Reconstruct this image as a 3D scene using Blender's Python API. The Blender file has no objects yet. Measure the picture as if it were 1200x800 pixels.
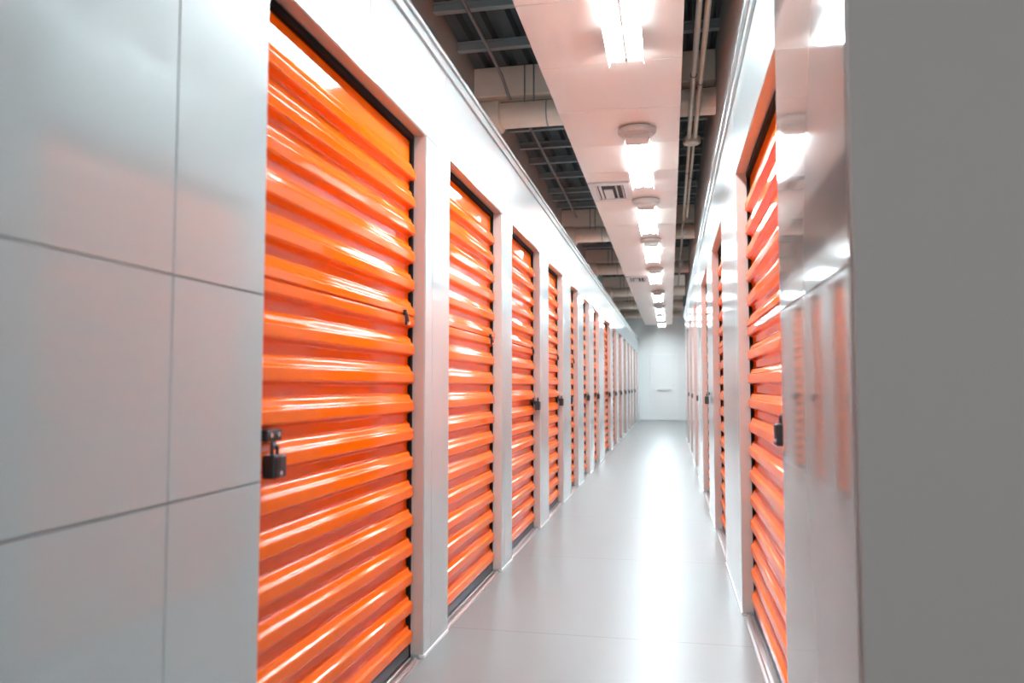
import bpy, bmesh, math, random
from math import sin, cos, pi, radians
from mathutils import Vector
random.seed(7)
S = bpy.context.scene
COL = S.collection

# ---------------------------------------------------------------- layout (metres)
XL, XR = -1.08, 0.36            # faces of the two corridor walls
WALL_H = 2.80                   # top of the partition walls
OPEN_H = 2.345                  # top of the door openings
DECK_Z = 3.98                   # underside of the dark roof deck
SOF_Z = 3.25                    # underside of the hanging soffit
SOF_L, SOF_R = -0.80, 0.10
END_Y = 27.5
RIGHT_END = 18.3
JAMB = 0.060                    # thickness of the wall panels round an opening
PITCH = 0.1266

# ---------------------------------------------------------------- materials
def new_mat(name):
    m = bpy.data.materials.new(name); m.use_nodes = True
    nt = m.node_tree
    return m, nt, nt.nodes['Principled BSDF']

def mat(name, col, rough=0.5, metal=0.0, coat=0.0, coat_rough=0.05, spec=0.5, noise=0.0, nscale=8.0, bump=0.0, bscale=30.0, rough_var=0.0, coat_ior=1.5):
    m, nt, b = new_mat(name)
    b.inputs['Base Color'].default_value = (*col, 1)
    b.inputs['Roughness'].default_value = rough
    b.inputs['Metallic'].default_value = metal
    b.inputs['Coat Weight'].default_value = coat
    b.inputs['Coat Roughness'].default_value = coat_rough
    b.inputs['Coat IOR'].default_value = coat_ior
    b.inputs['Specular IOR Level'].default_value = spec
    if noise or bump or rough_var:
        tc = nt.nodes.new('ShaderNodeTexCoord')
        if noise or rough_var:
            n = nt.nodes.new('ShaderNodeTexNoise'); n.inputs['Scale'].default_value = nscale; n.inputs['Detail'].default_value = 4
            nt.links.new(tc.outputs['Object'], n.inputs['Vector'])
        if noise:
            mx = nt.nodes.new('ShaderNodeMix'); mx.data_type = 'RGBA'
            mx.inputs[6].default_value = (*[c * (1 - noise) for c in col], 1)
            mx.inputs[7].default_value = (*[min(1, c * (1 + noise)) for c in col], 1)
            nt.links.new(n.outputs['Fac'], mx.inputs[0]); nt.links.new(mx.outputs[2], b.inputs['Base Color'])
        if rough_var:
            mr = nt.nodes.new('ShaderNodeMapRange')
            mr.inputs['To Min'].default_value = max(0.01, rough - rough_var); mr.inputs['To Max'].default_value = rough + rough_var
            nt.links.new(n.outputs['Fac'], mr.inputs['Value']); nt.links.new(mr.outputs['Result'], b.inputs['Roughness'])
        if bump:
            n2 = nt.nodes.new('ShaderNodeTexNoise'); n2.inputs['Scale'].default_value = bscale; n2.inputs['Detail'].default_value = 2
            nt.links.new(tc.outputs['Object'], n2.inputs['Vector'])
            bp = nt.nodes.new('ShaderNodeBump'); bp.inputs['Strength'].default_value = bump; bp.inputs['Distance'].default_value = 0.01
            nt.links.new(n2.outputs['Fac'], bp.inputs['Height']); nt.links.new(bp.outputs['Normal'], b.inputs['Normal'])
            if coat: nt.links.new(bp.outputs['Normal'], b.inputs['Coat Normal'])
    return m

def emit_mat(name, col, strength):
    m, nt, b = new_mat(name)
    b.inputs['Base Color'].default_value = (0.9, 0.9, 0.9, 1)
    b.inputs['Emission Color'].default_value = (*col, 1)
    b.inputs['Emission Strength'].default_value = strength
    return m

M_WALL = mat('white_painted_steel', (0.455, 0.54, 0.555), 0.34, coat=0.9, coat_rough=0.08, bump=0.05, bscale=3.0)
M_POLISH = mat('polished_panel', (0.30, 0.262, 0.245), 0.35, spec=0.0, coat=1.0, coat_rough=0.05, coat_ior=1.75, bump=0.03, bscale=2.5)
M_SEAM = mat('panel_joint', (0.20, 0.195, 0.19), 0.7)
M_JAMB = mat('jamb_bounce_tint', (0.54, 0.445, 0.405), 0.45)  # shutters' orange bounce light painted into the jamb colour
M_END = mat('matt_grey_panel', (0.30, 0.275, 0.262), 0.75, spec=0.2)
M_WHITE = mat('white_enamel', (0.82, 0.82, 0.82), 0.35)
M_ORANGE = mat('orange_gloss_paint', (1.0, 0.160, 0.0008), 0.35, coat=0.85, coat_rough=0.07, spec=0.0, coat_ior=1.5, bump=0.04, bscale=5.0)
M_BLACK = mat('black_rubber', (0.006, 0.006, 0.007), 0.7, spec=0.15)
M_DGREY = mat('dark_grey_rubber', (0.09, 0.10, 0.105), 0.45)
M_ALU = mat('brushed_aluminium', (0.72, 0.74, 0.76), 0.28, metal=1.0)
M_CHROME = mat('chrome', (0.8, 0.8, 0.82), 0.12, metal=1.0)
M_LOCK = mat('black_lock_casing', (0.012, 0.014, 0.016), 0.35)
M_LOCK2 = mat('charcoal_lock_band', (0.045, 0.05, 0.055), 0.4)
M_SOFFIT = mat('soffit_panel', (0.86, 0.745, 0.68), 0.32, coat=0.25, coat_rough=0.15)  # warm tint puts orange bounce light into the panel colour
M_DECK = mat('dark_roof_deck', (0.085, 0.10, 0.107), 0.6, noise=0.35, nscale=3.0)
M_JOIST = mat('grey_steel_joist', (0.36, 0.39, 0.395), 0.5)
M_BEIGE = mat('beige_duct_paint', (0.90, 0.74, 0.62), 0.5, noise=0.08, nscale=5)
M_BULK = mat('brown_grey_bulkhead', (0.42, 0.44, 0.43), 0.7, noise=0.06, nscale=2)
M_PIPE = mat('cream_conduit', (0.66, 0.58, 0.48), 0.4)
M_RODM = mat('grey_conduit', (0.26, 0.25, 0.24), 0.4)
M_VENT = mat('vent_grey', (0.62, 0.60, 0.59), 0.4)
M_VENTD = mat('vent_dark', (0.03, 0.03, 0.03), 0.7)
M_CANOPY = mat('canopy_grey', (0.60, 0.55, 0.52), 0.5, noise=0.1, nscale=40)
M_TUBE = emit_mat('lit_diffuser', (0.80, 0.945, 1.0), 20.5)
M_DOORW = mat('white_door_paint', (0.82, 0.82, 0.815), 0.35)
M_CREAM = mat('end_wall_paint', (0.82, 0.82, 0.815), 0.5)

def floor_mat():
    m, nt, b = new_mat('polished_concrete')
    tc = nt.nodes.new('ShaderNodeTexCoord')
    sp = nt.nodes.new('ShaderNodeSeparateXYZ'); nt.links.new(tc.outputs['Object'], sp.inputs[0])
    def math_(op, a, bb=None):
        n = nt.nodes.new('ShaderNodeMath'); n.operation = op
        for i, v in enumerate((a, bb)):
            if v is None: continue
            if isinstance(v, (int, float)): n.inputs[i].default_value = v
            else: nt.links.new(v, n.inputs[i])
        return n.outputs[0]
    # saw-cut joints every 1.68 m across the corridor
    t = math_('ADD', sp.outputs['Y'], 20 * 1.68 - 3.76 + 0.84)
    t = math_('MODULO', t, 1.68)
    t = math_('ABSOLUTE', math_('SUBTRACT', t, 0.84))
    joint = math_('LESS_THAN', t, 0.004)
    n1 = nt.nodes.new('ShaderNodeTexNoise'); n1.inputs['Scale'].default_value = 1.3; n1.inputs['Detail'].default_value = 6
    n2 = nt.nodes.new('ShaderNodeTexNoise'); n2.inputs['Scale'].default_value = 60; n2.inputs['Detail'].default_value = 3
    for n in (n1, n2): nt.links.new(tc.outputs['Object'], n.inputs['Vector'])
    cr = nt.nodes.new('ShaderNodeValToRGB')
    cr.color_ramp.elements[0].position = 0.2; cr.color_ramp.elements[0].color = (0.215, 0.225, 0.223, 1)
    cr.color_ramp.elements[1].position = 0.8; cr.color_ramp.elements[1].color = (0.245, 0.258, 0.256, 1)
    f = math_('ADD', math_('MULTIPLY', n1.outputs['Fac'], 0.8), math_('MULTIPLY', n2.outputs['Fac'], 0.2))
    nt.links.new(f, cr.inputs[0])
    mx = nt.nodes.new('ShaderNodeMix'); mx.data_type = 'RGBA'
    nt.links.new(joint, mx.inputs[0]); nt.links.new(cr.outputs[0], mx.inputs[6]); mx.inputs[7].default_value = (0.16, 0.16, 0.16, 1)
    nt.links.new(mx.outputs[2], b.inputs['Base Color'])
    mr = nt.nodes.new('ShaderNodeMapRange'); mr.inputs['To Min'].default_value = 0.33; mr.inputs['To Max'].default_value = 0.38
    nt.links.new(n1.outputs['Fac'], mr.inputs['Value']); nt.links.new(mr.outputs['Result'], b.inputs['Roughness'])
    b.inputs['Specular IOR Level'].default_value = 0.4
    return m
M_FLOOR = floor_mat()

# ---------------------------------------------------------------- mesh helpers
ORIG = {}
class MB:
    def __init__(self): self.v = []; self.f = []; self.mi = []
    def add(self, vs, fs, mi=0):
        o = len(self.v); self.v += [tuple(p) for p in vs]
        self.f += [tuple(i + o for i in q) for q in fs]; self.mi += [mi] * len(fs)
    def box(self, x0, x1, y0, y1, z0, z1, mi=0):
        x0, x1 = min(x0, x1), max(x0, x1)
        vs = [(x, y, z) for z in (z0, z1) for y in (y0, y1) for x in (x0, x1)]
        self.add(vs, [(0, 2, 3, 1), (4, 5, 7, 6), (0, 1, 5, 4), (2, 6, 7, 3), (0, 4, 6, 2), (1, 3, 7, 5)], mi)
    def tube(self, pts, r, n=12, mi=0, cap=True):
        pts = [Vector(p) for p in pts]; rings = []
        rr = r if isinstance(r, (list, tuple)) else [r] * len(pts)
        t0 = (pts[1] - pts[0]).normalized()
        ref = Vector((0, 0, 1)) if abs(t0.z) < 0.9 else Vector((1, 0, 0))
        u = t0.cross(ref).normalized()
        for i, p in enumerate(pts):
            t = (pts[min(i + 1, len(pts) - 1)] - pts[max(i - 1, 0)])
            t = t.normalized() if t.length > 1e-9 else t0
            u = (u - t * u.dot(t)).normalized(); w = t.cross(u)
            rings.append([p + (u * cos(2 * pi * k / n) + w * sin(2 * pi * k / n)) * rr[i] for k in range(n)])
        vs = [q for r_ in rings for q in r_]
        fs = [(i * n + k, i * n + (k + 1) % n, (i + 1) * n + (k + 1) % n, (i + 1) * n + k) for i in range(len(pts) - 1) for k in range(n)]
        if cap: fs += [tuple(reversed(range(n))), tuple((len(pts) - 1) * n + k for k in range(n))]
        self.add(vs, fs, mi)
    def prism(self, prof, y0, y1, mi=0):
        """closed (x,z) profile extruded along Y"""
        n = len(prof)
        vs = [(x, y0, z) for x, z in prof] + [(x, y1, z) for x, z in prof]
        fs = [(k, (k + 1) % n, n + (k + 1) % n, n + k) for k in range(n)] + [tuple(range(n)), tuple(range(2 * n - 1, n - 1, -1))]
        self.add(vs, fs, mi)
    def lathe(self, c, prof, n=40, mi=0):
        """profile of (r, z) about the vertical through c, closed at both ends"""
        vs = [(c[0] + r * cos(2 * pi * k / n), c[1] + r * sin(2 * pi * k / n), c[2] + z) for r, z in prof for k in range(n)]
        fs = [(i * n + k, i * n + (k + 1) % n, (i + 1) * n + (k + 1) % n, (i + 1) * n + k) for i in range(len(prof) - 1) for k in range(n)]
        fs += [tuple(reversed(range(n))), tuple((len(prof) - 1) * n + k for k in range(n))]
        self.add(vs, fs, mi)
    def build(self, name, mats, parent=None, bevel=0.0, smooth=None, segs=2, loc=None):
        if not isinstance(mats, (list, tuple)): mats = [mats]
        o0 = Vector(ORIG[parent.name]) if parent else Vector(loc or (0, 0, 0))
        me = bpy.data.meshes.new(name)
        me.from_pydata([tuple(Vector(p) - o0) for p in self.v], [], self.f)
        for m in mats: me.materials.append(m)
        for p, i in zip(me.polygons, self.mi): p.material_index = i
        bm = bmesh.new(); bm.from_mesh(me); bmesh.ops.recalc_face_normals(bm, faces=bm.faces); bm.to_mesh(me); bm.free()
        if smooth is not None:
            for p in me.polygons: p.use_smooth = True
            me.set_sharp_from_angle(angle=radians(smooth))
        o = bpy.data.objects.new(name, me); COL.objects.link(o)
        if parent: o.parent = parent
        else: o.location = o0
        ORIG[o.name] = tuple(o0)
        if bevel:
            b = o.modifiers.new('bevel', 'BEVEL'); b.width = bevel; b.segments = segs; b.limit_method = 'ANGLE'; b.angle_limit = radians(40)
        return o

def tag(o, label=None, cat=None, group=None, kind=None):
    for k, v in (('label', label), ('category', cat), ('group', group), ('kind', kind)):
        if v: o[k] = v
    return o

def thing(name, loc, label, cat, group=None):
    o = bpy.data.objects.new(name, None); COL.objects.link(o); o.location = loc
    o.empty_display_size = 0.1
    ORIG[o.name] = tuple(loc)
    return tag(o, label, cat, group)

# ---------------------------------------------------------------- door openings
LEFT = [(1.905, 3.313), (3.696, 4.929), (5.263, 6.454), (6.924, 7.896), (8.526, 9.218), (9.825, 10.573), (11.18, 12.079),
        (13.0, 14.401), (15.03, 16.10), (16.80, 17.87), (18.57, 19.64), (20.34, 21.35), (22.00, 22.90), (23.75, 24.95), (25.60, 26.45)]
RIGHT = [(2.66, 4.26), (5.45, 6.72), (7.61, 9.00), (10.52, 11.85), (13.0, 14.23), (15.3, 16.6)]
ORD = ['first', 'second', 'third', 'fourth', 'fifth', 'sixth', 'seventh', 'eighth', 'ninth', 'tenth', 'eleventh', 'twelfth', 'thirteenth', 'fourteenth', 'fifteenth']

# ---------------------------------------------------------------- walls
def wall(name, X, sg, y0, y1, openings, headsplit=()):
    """sg = direction from the wall into the corridor (+1 left wall, -1 right wall). Panels with real gaps, over a recessed core."""
    b = MB(); G = 0.0022
    back = X - sg * JAMB
    def panel(ya, yb, za, zb, mi=0):
        b.box(X, back, ya + G, yb - G, za + (G if za > 0.01 else 0), zb - G, mi)
    def core(ya, yb, za, zb):
        b.box(X - sg * 0.006, X - sg * (JAMB - 0.006), ya + 0.008, yb - 0.008, za + (0.008 if za > 0.01 else 0), zb - 0.008, 1)
    # solid stretches between the openings
    edges = [y0] + [e for o in openings for e in o] + [y1]
    solids = [(edges[i], edges[i + 1]) for i in range(0, len(edges), 2)]
    for i, (ya, yb) in enumerate(solids):
        core(ya, yb, 0, WALL_H)
        if i == 0:
            cuts = [ya] + [c for c in ((-1.2, 0.15, 1.513) if sg > 0 else ()) if ya < c < yb] + [yb]
            for ca, cb in zip(cuts, cuts[1:]):
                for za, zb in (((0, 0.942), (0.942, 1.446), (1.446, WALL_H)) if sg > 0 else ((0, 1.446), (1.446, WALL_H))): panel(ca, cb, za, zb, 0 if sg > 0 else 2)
        else:
            s = ya + min(0.105, 0.3 * (yb - ya))
            panel(ya, s, 0, OPEN_H); panel(s, yb, 0, OPEN_H)
    # headers above the openings, panel joints over the pillars
    marks = []
    for i, (ya, yb) in enumerate(solids[1:]): marks += [ya + 0.10 * min(1, (yb - ya) / .4), yb - 0.08 * min(1, (yb - ya) / .4)]
    marks = [m for m in marks if m < y1 - 0.1] + list(headsplit)
    cuts = [openings[0][0]] + sorted(marks) + [y1]
    for ca, cb in zip(cuts, cuts[1:]): panel(ca, cb, OPEN_H, WALL_H)
    core(openings[0][0], y1, OPEN_H, WALL_H)
    # thin liners added round each opening, orange bounce light painted into their colour
    T = 0.002
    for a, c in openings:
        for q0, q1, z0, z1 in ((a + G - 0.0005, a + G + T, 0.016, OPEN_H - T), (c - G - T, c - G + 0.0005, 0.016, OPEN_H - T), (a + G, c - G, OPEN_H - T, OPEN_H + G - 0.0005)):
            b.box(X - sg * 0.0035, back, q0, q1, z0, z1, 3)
    # unseen backing added close behind the shutters to stop light leaks
    b.box(X - sg * 0.10, X - sg * 0.14, y0, y1, 0, WALL_H, 1)
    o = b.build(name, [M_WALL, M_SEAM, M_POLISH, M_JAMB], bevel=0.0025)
    return tag(o, kind='structure')

wall('wall_left', XL, 1, -2.4, END_Y, LEFT, (2.632,))
wall('wall_right', XR, -1, 1.656, RIGHT_END, RIGHT)

def strip(name, boxes, m, bevel=0.002):
    b = MB()
    for q in boxes: b.box(*q)
    return tag(b.build(name, m, bevel=bevel), kind='structure')

# end face of the right-hand block, turned toward the camera, and its far end at the other cross aisle
strip('wall_front', [(XR + 0.003, 3.2, 1.632, 1.658, 0, WALL_H)], M_END)
strip('wall_return', [(XR + 0.14, 2.6, RIGHT_END - 0.03, RIGHT_END, 0, WALL_H)], M_WALL)
# caps along the tops of the walls (two stepped lips)
strip('trim_1', [(XL + 0.026, XL - 0.14, -2.4, END_Y, WALL_H, WALL_H + 0.022), (XL + 0.014, XL - 0.02, 1.905, END_Y, WALL_H - 0.045, WALL_H - 0.001)], M_WALL)
strip('trim_2', [(XR - 0.034, XR + 0.14, 1.63, RIGHT_END, WALL_H, WALL_H + 0.022), (XR - 0.016, XR + 0.02, 2.66, RIGHT_END, WALL_H - 0.045, WALL_H - 0.001)], M_WALL)
# thin base strips under the pillars
def solids_of(ops, y1): return [(a[1], b_[0]) for a, b_ in zip(ops, ops[1:])] + [(ops[-1][1], y1)]
strip('baseboard_left', [(XL + 0.006, XL - 0.02, a, b_, 0, 0.014) for a, b_ in solids_of(LEFT, END_Y)], M_WHITE, 0.001)
strip('baseboard_right', [(XR - 0.006, XR + 0.02, a, b_, 0, 0.014) for a, b_ in solids_of(RIGHT, RIGHT_END)], M_WHITE, 0.001)

# end wall with its white door
strip('wall_end', [(-2.2, 3.2, END_Y, END_Y + 0.1, 0, 2.585), (-2.2, 3.2, END_Y + 0.012, END_Y + 0.1, 2.60, DECK_Z + 0.1), (-2.2, 3.2, END_Y + 0.03, END_Y + 0.1, 2.58, 2.61)], M_CREAM)
strip('wall_light_block', [(3.2, 3.3, -4.0, 1.66, 0, DECK_Z)], M_END)  # unseen wall added to keep side light off the left wall
strip('wall_far_right', [(2.6, 2.7, RIGHT_END - 0.1, END_Y, 0, DECK_Z)], M_CREAM)
dl, dr, dh = -0.63, 0.20, 2.24
b = MB()
b.box(dl - 0.06, dl, END_Y - 0.03, END_Y - 0.001, 0, dh + 0.06); b.box(dr, dr + 0.06, END_Y - 0.03, END_Y - 0.001, 0, dh + 0.06); b.box(dl - 0.06, dr + 0.06, END_Y - 0.03, END_Y - 0.001, dh, dh + 0.06)
frame = tag(b.build('trim_3', M_DOORW, bevel=0.004), kind='structure')
b = MB(); b.box(dl + 0.006, dr - 0.006, END_Y - 0.018, END_Y - 0.001, 0.012, dh - 0.012)
door = tag(b.build('door_1', M_DOORW, bevel=0.003), kind='structure')
b = MB(); b.box(dl + 0.20, dr - 0.14, END_Y - 0.075, END_Y - 0.05, 1.03, 1.09)
for xx in (dl + 0.22, dr - 0.16): b.box(xx - 0.02, xx + 0.02, END_Y - 0.055, END_Y - 0.016, 1.035, 1.085)
b.build('push_bar', M_VENT, door, bevel=0.006)
b = MB(); b.tube([(dr - 0.06, END_Y - 0.018, 1.22), (dr - 0.06, END_Y - 0.05, 1.22)], 0.03, 16); b.build('lock_cylinder', M_ALU, door, smooth=40)

# floor, roof deck, side bulkheads
strip('floor', [(-2.4, 4.5, -4.0, END_Y + 0.1, -0.12, 0.0)], M_FLOOR, 0)
b = MB(); prof = []
x = -2.4
while x < 4.5:
    prof += [(x, DECK_Z), (x + 0.09, DECK_Z), (x + 0.115, DECK_Z + 0.05), (x + 0.165, DECK_Z + 0.05)]; x += 0.19
prof += [(x, DECK_Z), (x, DECK_Z + 0.12), (-2.4, DECK_Z + 0.12)]
b.prism(prof, -2.4, END_Y + 0.1); tag(b.build('ceiling', M_DECK), kind='structure')
strip('wall_upper_left', [(-1.66, -1.74, -2.4, END_Y, WALL_H - 0.4, DECK_Z + 0.05)], M_BULK)
strip('wall_upper_right', [(0.405, 0.48, 1.66, 6.3, WALL_H - 0.1, DECK_Z + 0.05), (0.405, 0.48, 6.31, 11.8, WALL_H - 0.1, DECK_Z + 0.05), (0.405, 0.48, 11.81, RIGHT_END, WALL_H - 0.1, DECK_Z + 0.05)], M_BULK)

# hanging soffit: row of panels with open joints over a dark core, white side edges
b = MB(); ys = [0.61 + 0.84 * k for k in range(-2, 33)]; ys = [y for y in ys if y < 26.1] + [26.3]
for ya, yb in zip(ys, ys[1:]): b.box(SOF_L, SOF_R, ya + 0.002, yb - 0.002, SOF_Z, SOF_Z + 0.05, 0)
b.box(SOF_L + 0.004, SOF_R - 0.004, ys[0], ys[-1], SOF_Z + 0.004, SOF_Z + 0.047, 1)
tag(b.build('ceiling_soffit', [M_SOFFIT, M_SEAM], bevel=0.002), kind='structure')

# ---------------------------------------------------------------- roll-up shutters
def fillet(pts, r, n=3):
    out = [pts[0]]
    for i in range(1, len(pts) - 1):
        p = Vector(pts[i]); a = Vector(pts[i - 1]) - p; c = Vector(pts[i + 1]) - p
        rr = min(r, a.length * 0.45, c.length * 0.45)
        A = p + a.normalized() * rr; Cc = p + c.normalized() * rr
        for k in range(n + 1):
            t = k / n; out.append(tuple(A * (1 - t) ** 2 + p * 2 * t * (1 - t) + Cc * t ** 2))
    return out + [pts[-1]]

RIB_D = 0.029
def curtain_profile(z0, z1, seam_rib):
    """(protrusion, z) from the bottom up: valley, short underside, flat crest, long upper slope"""
    pts = [(0.0, z0)]; z = z0 + 0.001; k = 0
    while z + 0.094 < z1:
        pts += [(0.0, z), (RIB_D, z + 0.012)]
        c0, c1 = z + 0.012, z + 0.054
        if k == seam_rib:                     # taller rib where the two curtain sections overlap, with the open joint
            c1 += 0.036; z += 0.036; m = c0 + 0.041
            pts += [(RIB_D, m - 0.004), (RIB_D - 0.009, m - 0.001), (RIB_D - 0.009, m + 0.0025), (RIB_D + 0.003, m + 0.004)]
        pts += [(RIB_D, c1), (RIB_D - 0.012, c1 + 0.007), (0.011, c1 + 0.029), (0.0, c1 + 0.0355)]
        z += PITCH; k += 1
    pts += [(0.0, z1)]
    return fillet(pts, 0.0075, 6)

def shutter(side, idx, ya, yb):
    sg = 1 if side == 'left' else -1
    X = XL if side == 'left' else XR
    xv = X - sg * 0.074                       # plane of the valleys
    P = lambda d: xv + sg * d
    where = 'left' if side == 'left' else 'right'
    if idx == 0 and side == 'left': lab = 'largest glossy orange roll-up shutter nearest the camera in the left wall'
    elif idx == 0: lab = 'orange roll-up shutter nearest the camera in the right wall, beside the blurred white panel'
    elif idx == 14: lab = 'orange roll-up shutter farthest down the left wall, next to the white end wall'
    elif idx == 5 and side == 'right': lab = 'orange roll-up shutter farthest down the right wall'
    else: lab = '%s orange roll-up shutter from the camera in the %s wall' % (ORD[idx], where)
    root = thing('roll_up_shutter', (X - sg * 0.045, (ya + yb) / 2, 0), lab, 'roll-up door', 'orange shutters in the %s wall' % where)
    z0, z1 = 0.062, OPEN_H - 0.012
    prof = curtain_profile(z0, z1, 11)
    # the curtain: profile swept along the opening, crests rounded off at both ends
    ins = 0.008; ends = [(0.0, 0.55), (0.002, 0.82), (0.005, 0.95), (0.010, 1.0)]
    rows = [(ya + ins + d, k) for d, k in ends] + [((ya + yb) / 2, 1.0)] + [(yb - ins - d, k) for d, k in reversed(ends)]
    b = MB(); n = len(prof); vs = []; fs = []
    for y, k in rows: vs += [(P(d * k), y, z) for d, z in prof]
    for r in range(len(rows) - 1):
        for i in range(n - 1): fs.append((r * n + i, r * n + i + 1, (r + 1) * n + i + 1, (r + 1) * n + i))
    # back sheet closes the volume
    o = len(vs); yy = (rows[0][0], rows[-1][0])
    for y in yy: vs += [(P(-0.006), y, z) for d, z in prof]
    for i in range(n - 1): fs.append((o + i, o + i + 1, o + n + i + 1, o + n + i))
    for r, q in ((0, o), (len(rows) - 1, o + n)):
        for i in range(n - 1): fs.append((r * n + i, r * n + i + 1, q + i + 1, q + i))
    b.add(vs, fs)
    c = b.build('curtain', M_ORANGE, root, smooth=32)
    c.modifiers.new('normals', 'WEIGHTED_NORMAL').keep_sharp = True
    # black guide channels at both sides
    for y0, y1 in ((ya + 0.001, ya + 0.026), (yb - 0.026, yb - 0.001)):
        g = MB(); g.box(P(-0.02), P(0.0165), y0, y1, 0.0, OPEN_H - 0.002)
        g.build('guide_rail', M_BLACK, root, bevel=0.002)
    g = MB(); g.box(P(-0.02), P(0.023), ya + 0.027, yb - 0.027, OPEN_H - 0.03, OPEN_H - 0.002); g.build('top_seal', M_BLACK, root, bevel=0.003)
    # bottom bar with rubber, and the aluminium sill the shutter closes on
    g = MB(); g.box(P(-0.004), P(0.018), ya + 0.028, yb - 0.028, 0.014, 0.064); g.build('bottom_bar', M_DGREY, root, bevel=0.005)
    g = MB(); xs = [0.004, 0.024, 0.028, 0.036, 0.040, 0.052, 0.056, 0.068]; zs = [0.010, 0.010, 0.006, 0.006, 0.013, 0.013, 0.004, 0.003]
    pr = [(P(0.0), 0.0)] + [(P(d), z) for d, z in zip(xs, zs)] + [(P(0.070), 0.0)]
    g.prism(pr, ya + 0.028, yb - 0.028); g.build('sill', M_ALU, root)
    # handle at the far end of the section joint
    if side == 'left' and idx < 5:
        hy = yb - 0.165
        hz = 1.487
        h = MB(); h.tube([(P(RIB_D), hy, hz + 0.03), (P(RIB_D + 0.014), hy, hz + 0.03)], 0.013, 14)
        h.tube([(P(RIB_D + 0.010), hy, hz + 0.03), (P(RIB_D + 0.016), hy, hz + 0.005), (P(RIB_D + 0.018), hy, hz - 0.025)], [0.007, 0.009, 0.011], 12)
        ho = h.build('finger_latch', M_LOCK, root, smooth=40)
        h = MB(); h.tube([(P(RIB_D + 0.022), hy - 0.004, hz - 0.018), (P(RIB_D + 0.030), hy - 0.004, hz - 0.018)], 0.008, 12); h.build('latch_rivet', M_CHROME, ho, smooth=40)
    return root, P

ROOTS = {}
for i, (a, c) in enumerate(LEFT): ROOTS['left', i] = shutter('left', i, a, c)
for i, (a, c) in enumerate(RIGHT): ROOTS['right', i] = shutter('right', i, a, c)

# ---------------------------------------------------------------- latches and padlocks
def latch(side, idx, yc, over=False, zc=1.058, length=0.085):
    root, P = ROOTS[side, idx]
    d0 = 0.006 if not over else 0.0255
    g = MB(); g.box(P(d0), P(RIB_D + 0.012), yc - length / 2, yc + length / 2, zc - 0.0165, zc + 0.0165)
    o = g.build('latch', M_LOCK, root, bevel=0.003)
    for q in (-0.27, 0.22):
        g = MB(); g.tube([(P(RIB_D + 0.0115), yc + q * length, zc + 0.002), (P(RIB_D + 0.017), yc + q * length, zc + 0.002)], 0.0075, 12)
        g.build('bolt_head', M_CHROME, o, smooth=40)
    g = MB(); g.box(P(RIB_D + 0.004), P(RIB_D + 0.012), yc - 0.012, yc + 0.012, zc - 0.040, zc - 0.0165); g.build('hasp_ring', M_LOCK, o, bevel=0.003)

def padlock(side, idx, yc, zc, d, label, w=0.056, h=0.058, dep=0.036):
    """hangs from the latch; zc = centre of the body, d = protrusion of its back from the valley plane"""
    root, P = ROOTS[side, idx]
    sg = 1 if side == 'left' else -1
    loc = (P(d + dep / 2), yc, zc - h / 2)
    t = thing('padlock', loc, label, 'padlock', 'black padlocks on the shutters')
    g = MB(); g.box(P(d), P(d + dep), yc - w / 2, yc + w / 2, zc - h / 2, zc + h / 2); bd = g.build('body', M_LOCK, t, bevel=0.006, segs=3)
    g = MB(); g.box(P(d + 0.004), P(d + dep + 0.0015), yc - w * 0.08, yc + w * 0.44, zc - h * 0.44, zc + h * 0.44); g.build('face_plate', M_LOCK2, bd, bevel=0.002)
    g = MB(); g.tube([(P(d + dep), yc - w * 0.06, zc - h * 0.27), (P(d + dep + 0.004), yc - w * 0.06, zc - h * 0.27)], 0.006, 14); g.build('keyhole', M_CHROME, bd, smooth=40)
    g = MB(); pts = [(P(d + dep / 2), yc - 0.015, zc + h / 2 - 0.008), (P(d + dep / 2), yc - 0.015, zc + h / 2 + 0.012)]
    pts += [(P(d + dep / 2), yc - 0.015 * cos(pi * k / 8), zc + h / 2 + 0.012 + 0.015 * sin(pi * k / 8)) for k in range(1, 8)]
    pts += [(P(d + dep / 2), yc + 0.015, zc + h / 2 + 0.012), (P(d + dep / 2), yc + 0.015, zc + h / 2 - 0.008)]
    g.tube(pts, 0.0055, 10); g.build('shackle', M_LOCK, t, smooth=50)
    return t

latch('left', 0, 2.035, zc=1.058)
padlock('left', 0, 2.014, 0.972, 0.032, 'large black padlock hanging on the nearest left shutter, at its near edge', w=0.066, h=0.066, dep=0.042)
near = [('left', 2, 6.385, 'far'), ('left', 3, 7.83, 'far'), ('left', 4, 8.60, 'near'), ('left', 5, 10.50, 'far'), ('left', 6, 12.0, 'far'), ('left', 7, 14.3, 'far'), ('left', 8, 16.0, 'far'), ('left', 9, 17.77, 'far'),
        ('left', 10, 19.55, 'far'), ('left', 11, 21.26, 'far'), ('left', 12, 22.8, 'far'), ('left', 13, 24.85, 'far'),
        ('right', 0, 2.745, 'near'), ('right', 3, 10.60, 'near'), ('right', 4, 13.08, 'near'), ('right', 5, 15.38, 'near')]
for side, i, y, e in near:
    latch(side, i, y, zc=1.085)
    nm = ORD[i]
    if side == 'right' and i == 0: lab = 'black padlock on the nearest right shutter, reflected in the white panel beside it'
    else: lab = 'small black padlock on the %s shutter from the camera in the %s wall' % (nm, side)
    padlock(side, i, y, 1.035, 0.044, lab, w=0.060, h=0.075, dep=0.042)

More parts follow.
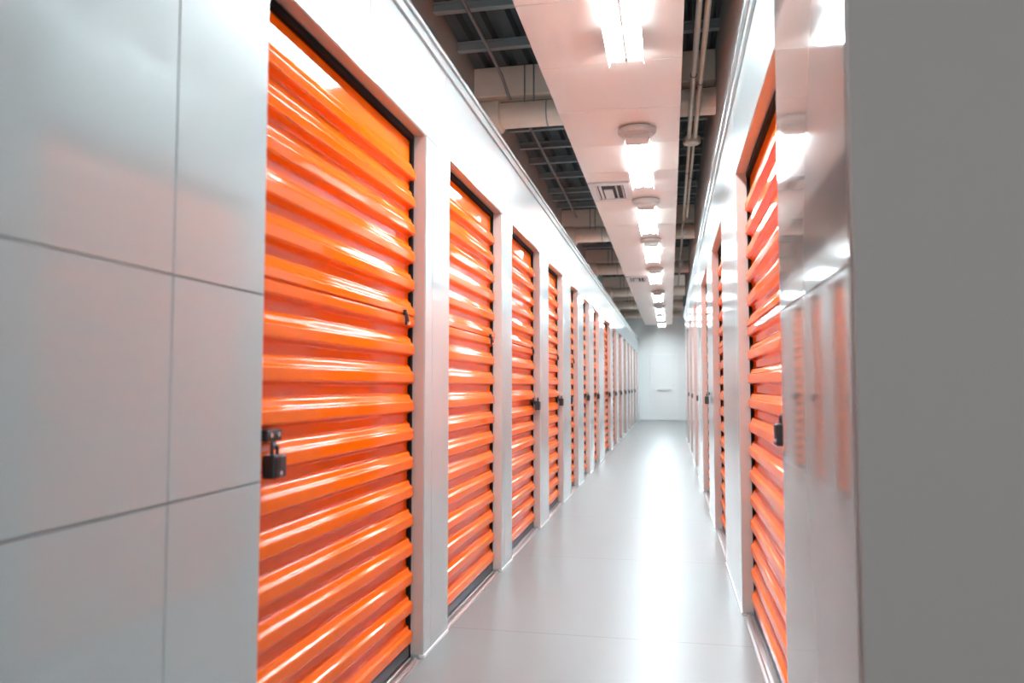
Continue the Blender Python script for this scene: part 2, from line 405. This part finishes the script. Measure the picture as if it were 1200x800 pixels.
# on the third right shutter the latch bar reaches over the white pillar and the lock hangs there
root, P = ROOTS['right', 2]
g = MB(); g.box(P(0.0745), P(0.0805), 7.30, 7.66, 1.115, 1.140); g.box(P(RIB_D + 0.001), P(0.0805), 7.648, 7.664, 1.110, 1.145)
g.build('latch', M_LOCK, root, bevel=0.002)
padlock('right', 2, 7.36, 1.068, 0.0815, 'black padlock on the white pillar beside the third shutter in the right wall', w=0.058, h=0.072, dep=0.036)

# ---------------------------------------------------------------- strip lights under the soffit
FX = -0.235; LIP = 0.108
LIGHTS = [2.45, 6.24, 8.62, 10.95, 13.62, 16.9, 19.9, 22.2, 24.75]
for i, y in enumerate(LIGHTS):
    L = 1.50
    L = 1.50 if i else 2.25  # nearest fitting lengthened beyond the view to light the near shutters
    lab = 'twin-tube strip light nearest the camera, cut off by the top of the photo' if i == 0 else \
          ('%s lit twin-tube strip light along the soffit, counted from the one at the top edge' % ORD[i] if i < 8 else 'farthest lit strip light, under the soffit by the end wall')
    t = thing('strip_light', (FX, y + L / 2, SOF_Z), lab, 'ceiling light', 'strip lights under the soffit')
    c = MB(); c.lathe((FX, y - 0.13, SOF_Z), [(0.10, -0.0), (0.10, -0.012), (0.150, -0.012), (0.152, -0.030), (0.135, -0.050), (0.09, -0.060)], 44)
    c.build('canopy', M_CANOPY, t, smooth=35)
    c = MB(); c.box(FX - 0.094, FX + 0.094, y - 0.20, y - 0.004, SOF_Z - 0.095, SOF_Z - 0.045); c.build('end_housing', M_CANOPY, t, bevel=0.006)
    # white tray with side reflectors that shield the two tubes from the sides
    c = MB(); c.prism([(FX - 0.090, SOF_Z - 0.012), (FX - 0.090, SOF_Z - 0.046), (FX + 0.090, SOF_Z - 0.046), (FX + 0.090, SOF_Z - 0.012)], y, y + L - 0.06)
    for q in (0.1, L - 0.2): c.box(FX - 0.03, FX + 0.03, y + q, y + q + 0.06, SOF_Z - 0.013, SOF_Z - 0.001)
    c.build('housing', M_WHITE, t)
    c = MB(); c.box(FX - 0.008, FX + 0.008, y + 0.01, y + L - 0.07, SOF_Z - 0.078, SOF_Z - 0.044); c.build('centre_strip', M_VENT, t)
    for s in (-1, 1):
        c = MB(); c.prism([(FX + s * 0.091, SOF_Z - 0.034), (FX + s * 0.104, SOF_Z - 0.034), (FX + s * 0.110, SOF_Z - LIP), (FX + s * 0.105, SOF_Z - LIP), (FX + s * 0.091, SOF_Z - 0.048)], y, y + L - 0.07)
        c.build('side_reflector', M_WHITE, t)
        cx = FX + s * 0.0492; pr = [(cx + 0.040 * cos(pi + pi * k / 7), SOF_Z - 0.050 + 0.022 * sin(pi + pi * k / 7)) for k in range(8)]
        pr = [(cx - 0.040, SOF_Z - 0.0465)] + pr + [(cx + 0.040, SOF_Z - 0.0465)]
        c = MB(); c.prism(pr, y, y + L - 0.065); tb = c.build('tube', M_TUBE, t, smooth=50)
        c = MB(); c.box(FX + s * 0.0895, FX + s * 0.0925, y + 0.25, y + L - 0.4, SOF_Z - 0.0255, SOF_Z - 0.0235); c.build('halo_strip', M_TUBE, tb)  # added glowing strip that makes the soft halo on the soffit

# ---------------------------------------------------------------- square air vents in the soffit
for i, (xc, yc) in enumerate([(-0.585, 8.04), (-0.585, 14.85)]):
    t = thing('air_vent', (xc, yc, SOF_Z), ['grey louvred air vent beside the second strip light, the nearer of two', 'farther grey louvred air vent in the soffit'][i], 'air vent', 'air vents in the soffit')
    hx, hy = 0.205, 0.38; z = SOF_Z
    g = MB()
    for (x0, x1, y0, y1) in ((-hx, hx, -hy, -hy + 0.09), (-hx, hx, hy - 0.09, hy), (-hx, -hx + 0.06, -hy + 0.09, hy - 0.09), (hx - 0.06, hx, -hy + 0.09, hy - 0.09)):
        g.box(xc + x0, xc + x1, yc + y0, yc + y1, z - 0.022, z - 0.001)
    g.build('frame', M_VENT, t, bevel=0.004)
    g = MB(); g.box(xc - hx + 0.05, xc + hx - 0.05, yc - hy + 0.08, yc + hy - 0.08, z - 0.006, z - 0.001); g.build('throat', M_VENTD, t)
    def vane(pr):
        g = MB(); g.prism(pr, yc - hy + 0.10, yc + hy - 0.10); g.build('louvre', M_VENT, t)
    for xx, s in ((-0.128, 1), (-0.088, 1), (0.055, -1), (0.115, -1)):
        vane([(xc + xx, z - 0.007), (xc + xx + 0.004, z - 0.007), (xc + xx + 0.004 - s * 0.02, z - 0.026), (xc + xx - s * 0.02, z - 0.026)])
    g = MB(); g.box(xc - 0.068, xc + 0.025, yc - 0.10, yc + 0.27, z - 0.020, z - 0.007); g.build('centre_plate', M_VENT, t, bevel=0.003)

# ---------------------------------------------------------------- roof steel, beams and ducts
for y in [0.6, 1.25, 1.9, 2.55, 3.2, 3.85, 4.55, 5.23, 5.89, 7.9, 8.52, 9.12, 9.8, 10.6, 11.02, 11.5, 13.4, 14.2, 15.0, 16.9, 17.7, 18.5, 20.8, 21.6, 23.8, 24.6]:
    g = MB(); z = DECK_Z - 0.075
    g.box(-1.655, 0.40, y - 0.028, y + 0.028, z, z + 0.008); g.box(-1.655, 0.40, y - 0.004, y + 0.004, z + 0.008, DECK_Z - 0.01); g.box(-1.655, 0.40, y - 0.028, y + 0.028, DECK_Z - 0.012, DECK_Z - 0.001)
    o = g.build('ceiling_joist', M_JOIST, loc=(-0.63, y, DECK_Z - 0.1))
    tag(o, 'thin grey steel joist crossing under the dark roof deck', 'joist', 'steel joists under the roof deck')

DUCTS = [6.40, 11.95, 15.6, 19.6, 22.8, 25.9]
place = ['nearest the camera', 'second from the camera', 'third from the camera', 'fourth from the camera', 'fifth from the camera', 'nearest the end wall']
for i, y in enumerate(DUCTS):
    g = MB(); g.box(-1.655, 0.40, y, y + 0.16, DECK_Z - 0.26, DECK_Z - 0.002)
    bm_ = g.build('ceiling_beam', M_BEIGE, bevel=0.004, loc=(-0.63, y, DECK_Z - 0.26))
    tag(bm_, 'beige square beam above the round duct %s' % place[i], 'beam', 'beige roof beams', 'thing')
    zc = DECK_Z - 0.395; r = 0.112; yc = y + 0.13
    t = thing('air_duct', (-0.63, yc, zc), 'round beige air duct crossing over the soffit, %s' % place[i], 'air duct', 'round ducts over the soffit')
    g = MB(); g.tube([(-1.45, yc, zc), (0.402, yc, zc)], r, 32); g.build('duct_pipe', M_BEIGE, t, smooth=40)
    g = MB(); pts = [(-1.655, yc, zc - 0.02), (-1.60, yc, zc - 0.018), (-1.44, yc, zc - 0.006), (-1.425, yc, zc - 0.004)]
    g.tube(pts, [0.15, 0.15, 0.142, 0.118], 32); g.build('collar', M_BEIGE, t, smooth=40)
    g = MB()
    for xx in (-1.02, -0.2):
        g.tube([(xx, yc + r * 1.02 * cos(a), zc + r * 1.02 * sin(a)) for a in [2 * pi * k / 24 for k in range(25)]], 0.006, 6)
    g.build('duct_band', M_JOIST, t, smooth=50)
    g = MB()
    for xx in (-1.20, -1.12):
        g.tube([(xx, y - 0.012, DECK_Z - 0.01), (xx, y - 0.012, zc + 0.06)], 0.007, 8)
    g.build('hanger_rod', M_RODM, t, smooth=50)

# conduits along the roof, each held up by thin hanger rods
def pipe(name, pts, r, m, label, cat, group=None, hang=(), heads=()):
    t = thing(name, pts[0], label, cat, group)
    g = MB(); g.tube(pts, r, 14); g.build('pipe_run', m, t, smooth=40)
    for (x, y, z) in hang:
        g = MB(); g.tube([(x, y, z + r * 0.5), (x, y, DECK_Z + 0.03)], 0.004, 8)
        g.tube([(x + (r + 0.003) * cos(a), y, z + (r + 0.003) * sin(a)) for a in [2 * pi * k / 16 for k in range(17)]], 0.004, 6, cap=False)
        g.build('hanger_rod', M_RODM, t, smooth=50)
    for (x, y, z) in heads:
        g = MB(); g.tube([(x, y, z - r), (x, y, z - 0.12)], 0.011, 10); h = g.build('drop_pipe', m, t, smooth=40)
        g = MB(); g.lathe((x, y, z - 0.115), [(0.014, 0.0), (0.02, -0.02), (0.012, -0.04), (0.034, -0.045), (0.034, -0.05)], 16); g.build('sprinkler_head', M_CHROME, h, smooth=35)
    return t
zp = 3.45
pipe('conduit', [(0.196, -1.0, zp), (0.196, 3.5, zp), (0.196, 7.03, zp)], 0.019, M_PIPE, 'left of two cream pipes running along beside the soffit, right of the lights', 'pipe', 'cream pipes right of the soffit', [(0.196, 2.2, zp), (0.196, 5.6, zp)])
pipe('conduit', [(0.248, -1.0, zp), (0.248, 3.5, zp), (0.248, 7.03, zp)], 0.019, M_PIPE, 'right of two cream pipes running along between soffit and right wall', 'pipe', 'cream pipes right of the soffit', [(0.248, 2.35, zp), (0.248, 5.75, zp)])
t = thing('junction_box', (0.222, 7.10, zp), 'cream octagonal junction box joining the pipes right of the soffit', 'junction box')
g = MB(); g.lathe((0.222, 7.10, zp - 0.01), [(0.065, 0.035), (0.082, 0.025), (0.082, -0.025), (0.07, -0.035)], 8); g.build('box', M_PIPE, t, bevel=0.003)
g = MB(); g.tube([(0.222, 7.10, zp + 0.02), (0.222, 7.10, DECK_Z + 0.03)], 0.005, 8); g.build('hanger_rod', M_RODM, t, smooth=50)
pipe('conduit', [(0.203, 7.17, zp), (0.206, 10.4, zp), (0.210, 17.5, zp)], 0.016, M_PIPE, 'long slim cream pipe beyond the junction box, the left of its pair', 'pipe', 'cream pipes right of the soffit', [(0.204, 8.2, zp), (0.208, 13.0, zp)], [(0.206, 10.6, zp), (0.208, 13.4, zp)])
pipe('conduit', [(0.243, 7.17, zp), (0.246, 9.0, zp), (0.250, 10.4, zp)], 0.014, M_PIPE, 'short slim cream pipe beyond the junction box, the right of its pair', 'pipe', 'cream pipes right of the soffit', [(0.245, 8.4, zp)])
zr = 3.80
pipe('conduit', [(-1.32, -1.0, zr), (-1.345, 5.7, zr), (-1.345, 6.15, zr - 0.02), (-1.31, 6.30, zr - 0.16)], 0.014, M_RODM, 'thin grey conduit along the dark deck in front of the first duct', 'pipe', 'grey conduits under the deck', [(-1.335, 4.0, zr)])
pipe('conduit', [(-1.33, 6.72, zr - 0.03), (-1.36, 9.2, zr), (-1.38, 11.7, zr)], 0.014, M_RODM, 'thin grey conduit along the dark deck between the first two ducts', 'pipe', 'grey conduits under the deck', [(-1.36, 9.3, zr)])

# ---------------------------------------------------------------- camera, world, colour
cam = bpy.data.cameras.new('camera'); co = bpy.data.objects.new('camera', cam); COL.objects.link(co)
co.location = (0, 0, 1.2)
co.rotation_euler = (radians(90 + 3.30), 0, radians(11.597))
cam.sensor_width = 36; cam.lens = 27.0; cam.clip_start = 0.02; cam.clip_end = 100
cam.dof.use_dof = True; cam.dof.focus_distance = 5.0; cam.dof.aperture_fstop = 1.9
S.camera = co
w = bpy.data.worlds.new('world'); S.world = w; w.use_nodes = True
bg = w.node_tree.nodes['Background']; bg.inputs[0].default_value = (0.93, 0.97, 1.0, 1); bg.inputs[1].default_value = 0.66
vs = S.view_settings
vs.view_transform = 'Standard'; vs.look = 'None'; vs.exposure = 2.12; vs.gamma = 1.0; vs.use_curve_mapping = False
